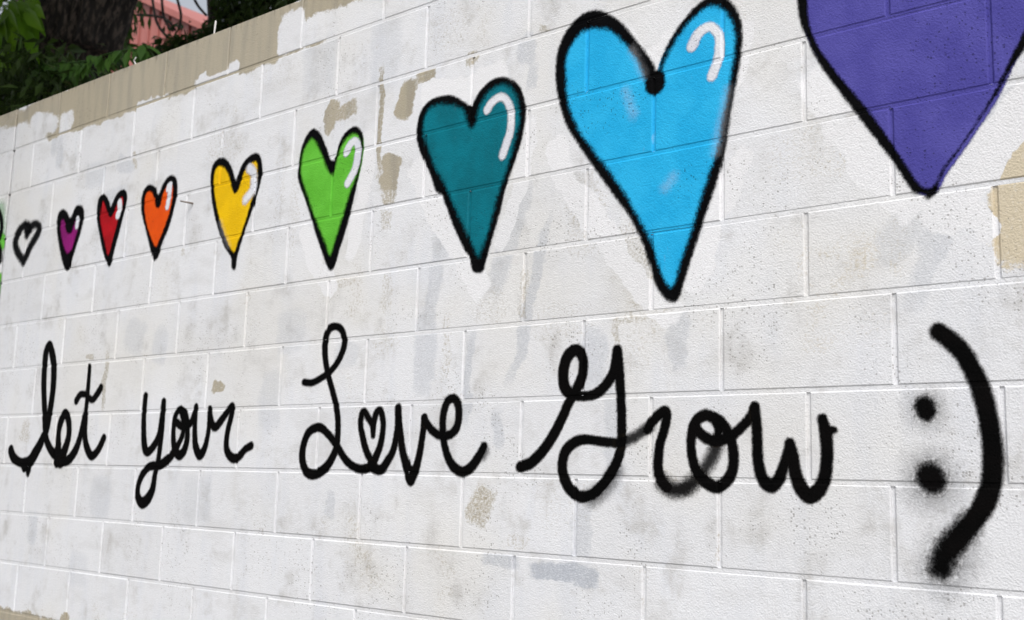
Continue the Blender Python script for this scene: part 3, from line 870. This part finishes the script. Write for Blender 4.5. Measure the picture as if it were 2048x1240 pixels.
def tube_geo(path, rad, sides=8):
    V, F = [], []
    path = [Vector(p) for p in path]
    rad = rad if isinstance(rad, (list, tuple)) else [rad]*len(path)
    ref = Vector((0.31, 0.2, 0.93))
    for i, p in enumerate(path):
        t = (path[min(i+1, len(path)-1)]-path[max(i-1, 0)]).normalized()
        a = t.cross(ref)
        if a.length < .05:
            a = t.cross(Vector((1, 0, 0)))
        a.normalize()
        b_ = t.cross(a)
        for k in range(sides):
            an = 2*math.pi*k/sides
            V.append(p+(a*math.cos(an)+b_*math.sin(an))*rad[i])
    for i in range(len(path)-1):
        for k in range(sides):
            k2 = (k+1) % sides
            F.append((i*sides+k, i*sides+k2, (i+1)*sides+k2, (i+1)*sides+k))
    F.append(tuple(range(sides))[::-1])
    F.append(tuple((len(path)-1)*sides+k for k in range(sides)))
    return V, F


c0 = Vector(place(386, 407))
nail = mesh_obj('bent_nail', *tube_geo([c0+Vector((0, .03, 0)), c0+Vector((0, -.008, 0)), c0+Vector((-.02, -.028, .004)), c0+Vector((-.036, -.028, .008))], [.0035, .0035, .003, .003]), M_WIRE, smooth=True)
tag(nail, 'bent rusty nail sticking out of the wall between orange and yellow hearts', 'nail')
for (px, py, L, lab) in ((423, 66, .055, 'short white wire standing on top of the wall, straight'), (265, 130, .02, 'tiny curled white wire on top of the wall before the tree trunk')):
    x = place(px, py)[0]
    zt = float(bedz(0, x))
    b0 = Vector((x, .012, zt-.02))
    pth = [b0, b0+Vector((0, 0, .03)), b0+Vector((.004, 0, .02+L))] if L > .03 else [b0, b0+Vector((0, 0, .03)), b0+Vector((-.012, 0, .042)), b0+Vector((.0, 0, .055))]
    tag(mesh_obj('wire_stub', *tube_geo(pth, .0032), M_WWIRE, smooth=True), lab, 'wire')

# ------------------------------------------------------------------ trees and building behind the wall
def leaf_mat(name, c1, c2, rough=.45, trans=.35):
    nt = NT(name)
    P0 = nt.n('ShaderNodeNewGeometry').outputs['Position']
    ri = nt.math('FRACT', nt.math('ADD', nt.n('ShaderNodeNewGeometry').outputs['Random Per Island'], nt.n('ShaderNodeObjectInfo').outputs['Random']))
    c = nt.mix(nt.math('ADD', nt.math('MULTIPLY', ri, .6), nt.math('MULTIPLY', nt.noise(P0, 6, 2).outputs[0], .4)), c1, c2)
    bs = nt.n('ShaderNodeBsdfPrincipled', {'Base Color': c, 'Roughness': rough, 'Specular IOR Level': .25})
    tl = nt.n('ShaderNodeBsdfTranslucent', {'Color': c})
    mx = nt.n('ShaderNodeMixShader', {0: trans, 1: bs.outputs[0], 2: tl.outputs[0]})
    return nt.out(mx.outputs[0])


M_LEAF = leaf_mat('leaf_bright', (0.07, 0.18, 0.01), (0.19, 0.36, 0.02))
M_LEAF2 = leaf_mat('leaf_mid', (0.03, 0.085, 0.014), (0.08, 0.17, 0.03))
M_LEAF3 = leaf_mat('leaf_dark', (0.014, 0.032, 0.008), (0.06, 0.105, 0.02))

nt = NT('bark')
P0 = nt.n('ShaderNodeNewGeometry').outputs['Position']
bm_ = nt.mapping(P0, (0, 0, 0), (0, 0, 0), (26, 26, 5.5))
n1 = nt.noise(bm_, 1.0, 5, .65).outputs[0]
c = nt.mix(nt.step(n1, .44, .64), (0.010, 0.0075, 0.006), (0.095, 0.074, 0.060))
bp = nt.n('ShaderNodeBump', {'Strength': .9, 'Distance': .02, 'Height': n1})
M_BARK = nt.out(nt.n('ShaderNodeBsdfPrincipled', {'Base Color': c, 'Roughness': .9, 'Normal': bp.outputs[0]}).outputs[0])


def trunk_geo(path, rad, sides=128, per=34, seed=1):
    """Furrowed trunk: ring points pushed in and out by ridged vertical noise."""
    from mathutils import noise as mn
    path = smooth([tuple(p)+(r_,) for p, r_ in zip(path, rad)], False, per)
    V, F = [], []
    for i, q in enumerate(path):
        p = Vector(q[:3])
        for k in range(sides):
            an = 2*math.pi*k/sides
            u_ = Vector((math.cos(an), math.sin(an), 0))
            s = Vector((u_.x*6.5*q[3]/.28, u_.y*6.5*q[3]/.28, p.z*2.3+seed))
            rg = abs(mn.noise(s))*1.0 + abs(mn.noise(s*2.3))*.5
            lump = mn.noise(Vector((u_.x*1.2, u_.y*1.2, p.z*.7)))
            rr = q[3]*(1+.07*lump)+.09*min(q[3]/.28, 1)*(rg-.35)
            V.append(p+u_*rr)
    n = len(path)
    for i in range(n-1):
        for k in range(sides):
            k2 = (k+1) % sides
            F.append((i*sides+k, i*sides+k2, (i+1)*sides+k2, (i+1)*sides+k))
    F.append(tuple((n-1)*sides+k for k in range(sides)))
    return V, F


def leaf_geo(base, direc, nrm, L, W, droop=.25, fold=.18, seg=4):
    """Pointed leaf with a folded midrib, drooping towards its tip."""
    d = Vector(direc).normalized()
    n_ = Vector(nrm)
    n_ = (n_-d*n_.dot(d)).normalized()
    s = d.cross(n_)
    V, F = [], []
    wid = [0.08, .80, 1.0, .55, 0.015] if seg == 4 else [0.15, 1.0, .03]
    p = Vector(base)
    cur = d.copy()
    for i in range(seg+1):
        w = wid[i]*W/2
        V += [p-s*w+n_*w*fold*2, p.copy(), p+s*w+n_*w*fold*2]
        cur = (cur+Vector((0, 0, -droop/seg))).normalized()
        p = p+cur*(L/seg)
    for i in range(seg):
        a = 3*i
        F += [(a, a+1, a+4, a+3), (a+1, a+2, a+5, a+4)]
    return V, F


class Leaves:
    def __init__(self):
        self.V, self.F = [], []

    def add(self, geo):
        v, f = geo
        n = len(self.V)
        self.V += v
        self.F += [tuple(i+n for i in q) for q in f]

    def obj(self, name, mat, parent=None):
        o = mesh_obj(name, self.V, self.F, mat, None, True)
        if parent is not None:
            adopt(o, parent)
        return o


def rv(rg, s=1.0):
    return Vector((rg.uniform(-1, 1), rg.uniform(-1, 1), rg.uniform(-1, 1)))*s


def pinnate(Lv, base, direc, length, pairs, L, W, rg, hang=.5):
    """Compound leaf: rachis with opposite leaflets hanging from it."""
    d = Vector(direc).normalized()
    p = Vector(base)
    path = [p.copy()]
    side = d.cross(Vector((0, 0, 1)))
    side.normalize()
    for i in range(pairs):
        d = (d+Vector((0, 0, -hang*.25/pairs*3))).normalized()
        p = p+d*(length/pairs)
        path.append(p.copy())
        for s in (-1, 1):
            dd = (d*.55+side*s*.8+Vector((0, 0, -hang))+rv(rg, .22)).normalized()
            Lv.add(leaf_geo(p, dd, Vector((0, 0, 1))+rv(rg, .35), L*rg.uniform(.75, 1.1), W*rg.uniform(.8, 1.1), rg.uniform(.2, .6)))
    Lv.add(leaf_geo(p, d, Vector((0, 0, 1))+rv(rg, .3), L, W, .5))
    Lv.add(tube_geo(path, .0025, 4))


def crown(Lv, centre, radii, n, L, rg, clumps=40, spread=.32, droop=.4):
    """Leaves in clumps scattered through an ellipsoid."""
    cs_ = []
    for _ in range(clumps):
        while True:
            q = rv(rg)
            if q.length <= 1:
                break
        cs_.append(q)
    for i in range(n):
        q = rg.choice(cs_)+Vector((rg.gauss(0, 1), rg.gauss(0, 1), rg.gauss(0, .7)))*spread*.5
        p = Vector((centre[0]+q.x*radii[0], centre[1]+q.y*radii[1], centre[2]+q.z*radii[2]))
        Lv.add(leaf_geo(p, rv(rg)+Vector((0, 0, -.3)), rv(rg)+Vector((0, 0, .8)), L*rg.uniform(.6, 1.3), L*.36*rg.uniform(.7, 1.2), droop, .18, 2))


# big furrowed tree
TY = 1.3
tb, tm, tt = Vector(place(112, 190, TY)), Vector(place(150, 100, TY)), Vector(place(183, 0, TY))
lean = (tt-tb)
lean /= lean.z
base = Vector((tb.x-.35, TY+.1, 0))
tree = tag(empty('shade_tree', base), 'large tree with dark deeply furrowed trunk leaning behind the wall', 'tree')
dist = (tm-Vector(CAM)).dot(Vector(fw))
rad_t = 155/2/FPX*dist
v, f = trunk_geo([base+Vector((0, 0, -.1)), base.lerp(tb, .5)+Vector((-.03, 0, 0)), tb, tm, tt, tt+lean*.9, tt+lean*1.9+Vector((.1, 0, 0))],
                 [rad_t*1.5, rad_t*1.12, rad_t*1.04, rad_t, rad_t*1.0, rad_t*.95, rad_t*.8])
adopt(mesh_obj('trunk', v, f, M_BARK, None, True), tree)
fork = tt+lean*1.75
rg = random.Random(3)
cc = Vector((-1.3, .5, 7.6))
for k, tip in enumerate([(-3.9, 1.9, 8.3), (-2.2, -1.2, 7.9), (-1.4, -2.4, 6.6), (-3.6, -1.4, 6.5), (.3, .1, 8.2), (-.6, 2.2, 8.8), (-1.7, .3, 9.4)]):
    tip = Vector(tip)
    mid = fork.lerp(tip, .5)+Vector((0, 0, .35))
    adopt(mesh_obj('limb', *tube_geo([fork-lean*.2, fork.lerp(mid, .5), mid, tip], [.19, .14, .09, .03], 10), M_BARK, None, True), tree)
Lv = Leaves()
crown(Lv, cc, (3.3, 2.7, 1.7), 8000, .19, rg, 90, .30)
crown(Lv, (-1.9, -1.6, 5.7), (2.7, 2.0, .9), 13000, .22, rg, 110, .36)  # unseen overhang in front of the wall, added to shade its left end
cr = Lv.obj('crown', M_LEAF2, tree)

# low branch of that tree with the long leaves in view at the upper left
br_y = .75
b_path = [tuple(tm+Vector((-.05, -rad_t*.6, .5))), place(60, -60, .95), place(30, -15, br_y), place(-30, 20, br_y)]
low = adopt(mesh_obj('branch', *tube_geo([Vector(q) for q in smooth(b_path, False, 4)], .012, 6), M_BARK, None, True), tree)
tag(low, 'low branch with long bright green drooping leaves')


def big_leaf(px0, py0, px1, py1, wpx, y, nrm=(.5, -1, .5), droop=.15):
    a, b_ = Vector(place(px0, py0, y)), Vector(place(px1, py1, y-.02))
    d = b_-a
    W = 1.0*wpx/FPX*(a-Vector(CAM)).length
    o = mesh_obj('leaf', *leaf_geo(a, d, Vector(nrm), d.length, W, droop), M_LEAF, None, True)
    sub(o, low)
    o.matrix_parent_inverse = low.matrix_world.inverted() if False else Matrix()
    return o


BIG = [(30, 18, -8, 48, 24), (34, 14, 40, 78, 26), (40, 20, 62, 90, 24), (48, 18, 88, 60, 26), (30, 22, 8, 96, 26), (44, 62, 46, 152, 26),
       (52, 60, 84, 122, 24), (22, 70, 22, 140, 24), (12, 88, 2, 150, 20), (60, 28, 96, 62, 18), (70, 10, 92, 34, 18), (26, 6, 76, 10, 16),
       (4, 30, 20, 110, 22), (62, 48, 80, 90, 20), (36, 40, 30, 100, 22), (-6, 60, 12, 120, 20), (18, 2, 48, 34, 20), (6, -8, -10, 30, 22),
       (50, -6, 82, 18, 18), (2, 110, 16, 150, 16)]
rgl = random.Random(12)
for k in range(16):
    x_, y_ = rgl.uniform(-10, 70), rgl.uniform(-10, 60)
    BIG.append((x_, y_, x_+rgl.uniform(-18, 30), y_+rgl.uniform(35, 72), rgl.uniform(14, 24)))
for q in BIG:
    big_leaf(*q, br_y-rgl.uniform(-.06, .10), (rgl.uniform(-.4, .9), -1, rgl.uniform(.0, .9)), rgl.uniform(.05, .3))

# spray of fern-like compound leaves reaching along the wall top
Lv = Leaves()
rg = random.Random(21)
fy = .62
tw = smooth([place(60, 130, fy+.2), place(110, 128, fy+.05), place(170, 122, fy), place(230, 104, fy), place(300, 96, fy)], False, 6)
tw = [Vector(q) for q in tw]
for i in range(1, len(tw)-1):
    d = (tw[i+1]-tw[i-1]).normalized()
    for s in (-1, 1):
        for _ in range(2):
            dd = d*.8+Vector((0, -.6*s, -.55-.5*rg.random()))+rv(rg, .25)
            Lv.add(leaf_geo(tw[i]+rv(rg, .02), dd, Vector((0, -.3, 1))+rv(rg, .4), .15*rg.uniform(.7, 1.2), .034*rg.uniform(.8, 1.3), .4))
Lv.add(tube_geo(tw, .005, 5))
fern = adopt(mesh_obj('frond', Lv.V, Lv.F, M_LEAF2, None, True), tree)
tag(fern, 'long feathery green frond hanging across the dark trunk')

# shrub against the wall behind the left section
sp = Vector(place(45, 200, 1.0))
shrub = tag(empty('shrub', (sp.x, 1.0, 0)), 'dense dark shrub between the trunk foot and the wall top', 'shrub')
rg = random.Random(5)
Lv = Leaves()
for (px, py, y, n, rr) in ((20, 190, .9, 260, .28), (70, 150, .85, 300, .30), (110, 150, .75, 200, .22), (30, 230, .7, 260, .25), (130, 178, .7, 160, .18), (-30, 170, 1.0, 200, .3), (90, 200, .7, 200, .22), (0, 140, 1.1, 220, .3)):
    p = place(px, py, y)
    crown(Lv, p, (rr*1.6, rr*.8, rr*.8), n, .10, rg, 14, .5)
Lv.obj('foliage', M_LEAF3, shrub)
st_v = Leaves()
for k in range(5):
    q = Vector(place(10+k*28, 175, .85))
    st_v.add(tube_geo([Vector((sp.x+rg.uniform(-.2, .2), 1.0, 0)), Vector((sp.x+rg.uniform(-.2, .2), .95, 1.8)), q], [.02, .016, .006], 6))
st_v.obj('stem', M_BARK, shrub)

# slender sapling with narrow leaves right of the trunk, against the red building
sp = Vector(place(262, 110, 2.0))
sap = tag(empty('sapling', (sp.x, 2.0, 0)), 'thin sapling with narrow green leaves in front of the red building', 'tree')
rg = random.Random(9)
Lv = Leaves()
stem = [Vector((sp.x, 2.0, 0)), Vector((sp.x+.03, 2.0, 2.2)), Vector(place(256, 80, 2.0)), Vector(place(262, 20, 2.0)), Vector(place(270, -40, 2.0))]
adopt(mesh_obj('trunk', *tube_geo(stem, [.03, .025, .014, .010, .006], 8), M_BARK, None, True), sap)
for k in range(75):
    px, py = rg.gauss(252, 10), rg.uniform(-30, 105)
    if px > 282 and py > 60:
        continue
    p = Vector(place(px, py, 2.0+rg.uniform(-.15, .15)))
    Lv.add(leaf_geo(p, rv(rg)+Vector((.2, 0, -.7)), rv(rg)+Vector((0, -.6, .4)), rg.uniform(.07, .13), .03, .3))
for (a, b_) in (((250, 25), (300, 34)), ((252, 60), (285, 40)), ((255, 10), (290, -5))):
    pa, pb = Vector(place(*a, 2.0)), Vector(place(*b_, 2.0))
    Lv.add(tube_geo([pa, pa.lerp(pb, .5)+Vector((0, 0, .02)), pb], .004, 5))
    for k in range(9):
        q = pa.lerp(pb, k/8)
        Lv.add(leaf_geo(q, Vector((rg.uniform(-.4, .8), 0, rg.choice((-1, -1, .5)))), rv(rg)+Vector((0, -1, .2)), rg.uniform(.08, .13), .032, .3))
Lv.obj('crown', M_LEAF2, sap)

# dark fine-leaved tree with dangling twigs behind the higher part of the wall
dy = 2.6
dp = Vector(place(431, 60, dy))
dark = tag(empty('evergreen_tree', (dp.x, dy, 0)), 'dark fine-leaved tree with dangling twigs rising behind the wall', 'tree')
adopt(mesh_obj('trunk', *tube_geo([Vector((dp.x-.1, dy, 0)), Vector((dp.x, dy, 2.5)), Vector(place(430, 70, dy)), Vector(place(424, 0, dy)), Vector(place(436, -120, dy)), Vector(place(445, -200, dy))], [.12, .09, .05, .042, .04, .03], 10), M_BARK, None, True), dark)
rg = random.Random(31)
Lv = Leaves()
for (px, py, n, rx, rz) in ((530, -75, 900, .5, .28), (560, -40, 800, .5, .30), (446, 0, 110, .08, .12), (485, 10, 420, .22, .2), (540, 5, 420, .4, .16), (436, -20, 40, .06, .06),
                            (335, 100, 300, .30, .07), (300, 112, 160, .16, .05), (375, 88, 220, .18, .07), (415, 72, 220, .16, .09), (460, 45, 260, .2, .15), (590, -40, 400, .4, .3), (360, 58, 22, .16, .08)):
    crown(Lv, place(px, py, dy), (rx, min(.4, rx*.5), rz), n, .085, rg, 22, .45)
Lv.obj('crown', M_LEAF3, dark)
for (pts) in ([(300, -40), (308, 20), (316, 50), (335, 75)], [(322, -30), (326, 25), (334, 48), (345, 62)], [(275, 30), (310, 32), (335, 40), (350, 60)], [(352, -10), (362, 30), (357, 60)], [(380, -20), (395, 10), (412, 30)]):
    adopt(mesh_obj('twig', *tube_geo([Vector(q) for q in smooth([place(*q, dy-.1) for q in pts], False, 5)], .011, 6), M_BARK, None, True), dark)

# soft mass of farther foliage left of the trunk
fp = Vector(place(40, 60, 4.0))
far = tag(empty('background_tree', (fp.x, 4.0, 0)), 'shadowy leafy tree farther back to the left of the leaning trunk', 'tree')
rg = random.Random(41)
Lv = Leaves()
for (px, py, n, rx, rz) in ((60, 20, 900, 1.2, .7), (-20, 60, 700, 1.2, .8), (100, 100, 600, 1.0, .6), (20, 140, 800, 1.4, .6), (-10, 210, 500, 1.2, .5), (120, 30, 500, .6, .5), (225, 70, 60, .2, .4), (225, 130, 60, .2, .2)):
    crown(Lv, place(px, py, 4.0), (rx, rx*.4, rz), n, .15, rg, 26, .45)
Lv.obj('crown', M_LEAF3, far)
adopt(mesh_obj('trunk', *tube_geo([Vector((fp.x, 4, 0)), Vector((fp.x+.1, 4, 3)), fp, fp+Vector((0, 0, 1.2))], [.16, .13, .1, .05], 10), M_BARK, None, True), far)

# red ribbed metal building
nt = NT('red_metal')
P0 = nt.n('ShaderNodeNewGeometry').outputs['Position']
c = nt.mix(nt.noise(nt.mapping(P0, (0, 0, 0), (0, 0, 0), (6, 6, .6)), 1, 4, .6).outputs[0], lin(202, 128, 118), lin(160, 90, 84))
M_RED = nt.out(nt.n('ShaderNodeBsdfPrincipled', {'Base Color': c, 'Roughness': .5}).outputs[0])
nt = NT('roof_metal')
P0 = nt.n('ShaderNodeNewGeometry').outputs['Position']
c = nt.mix(nt.noise(P0, 3, 3).outputs[0], (0.55, 0.54, 0.52), (0.45, 0.44, 0.42))
M_ROOF = nt.out(nt.n('ShaderNodeBsdfPrincipled', {'Base Color': c, 'Roughness': .5}).outputs[0])
BY = 6.0
e1, e2 = place(318, 0, BY), place(407, 41, BY)
sl = (e2[2]-e1[2])/(e2[0]-e1[0])
rx_ = e1[0]-2.6
zr_ = e1[2]-sl*2.6
half = 5.6
x0_, x1_ = rx_-half, rx_+half
shed = tag(empty('metal_building', (rx_, BY+5, 0)), 'faded red ribbed metal building with sloping roof edge beyond the trees', 'building')


def roofz(x):
    return zr_+sl*abs(x-rx_)-.16


V, F = [], []
xs, x = [], x0_
prof = [(0, 0), (.17, 0), (.19, .10), (.225, .10), (.245, 0)]
while x < x1_:
    for a, d in prof:
        if x+a < x1_:
            xs.append((x+a, d))
    x += .26
for (x, d) in xs:
    V += [(x, BY+d, 0), (x, BY+d, roofz(x))]
for i in range(len(xs)-1):
    F.append((2*i, 2*i+2, 2*i+3, 2*i+1))
adopt(mesh_obj('gable_wall', V, F, M_RED), shed)
for xx, nm in ((x0_, 'side_wall'), (x1_, 'side_wall')):
    adopt(mesh_obj(nm, *box(min(xx, xx+.06 if xx < rx_ else xx-.06), max(xx, xx+.06 if xx < rx_ else xx-.06), BY+.002, BY+10, 0, roofz(xx)-.02), M_RED), shed)
for s in (-1, 1):
    xe = rx_+s*(half+.15)
    ze = roofz(xe)
    v = [(rx_, BY-.1, zr_-.16+.02), (xe, BY-.1, ze+.02), (xe, BY+10.1, ze+.02), (rx_, BY+10.1, zr_-.16+.02),
         (rx_, BY-.1, zr_-.16+.12), (xe, BY-.1, ze+.12), (xe, BY+10.1, ze+.12), (rx_, BY+10.1, zr_-.16+.12)]
    f = [(0, 3, 2, 1), (4, 5, 6, 7), (0, 1, 5, 4), (1, 2, 6, 5), (2, 3, 7, 6), (3, 0, 4, 7)]
    if s < 0:
        f = [q[::-1] for q in f]
    adopt(mesh_obj('roof_slope', v, f, M_RED), shed)
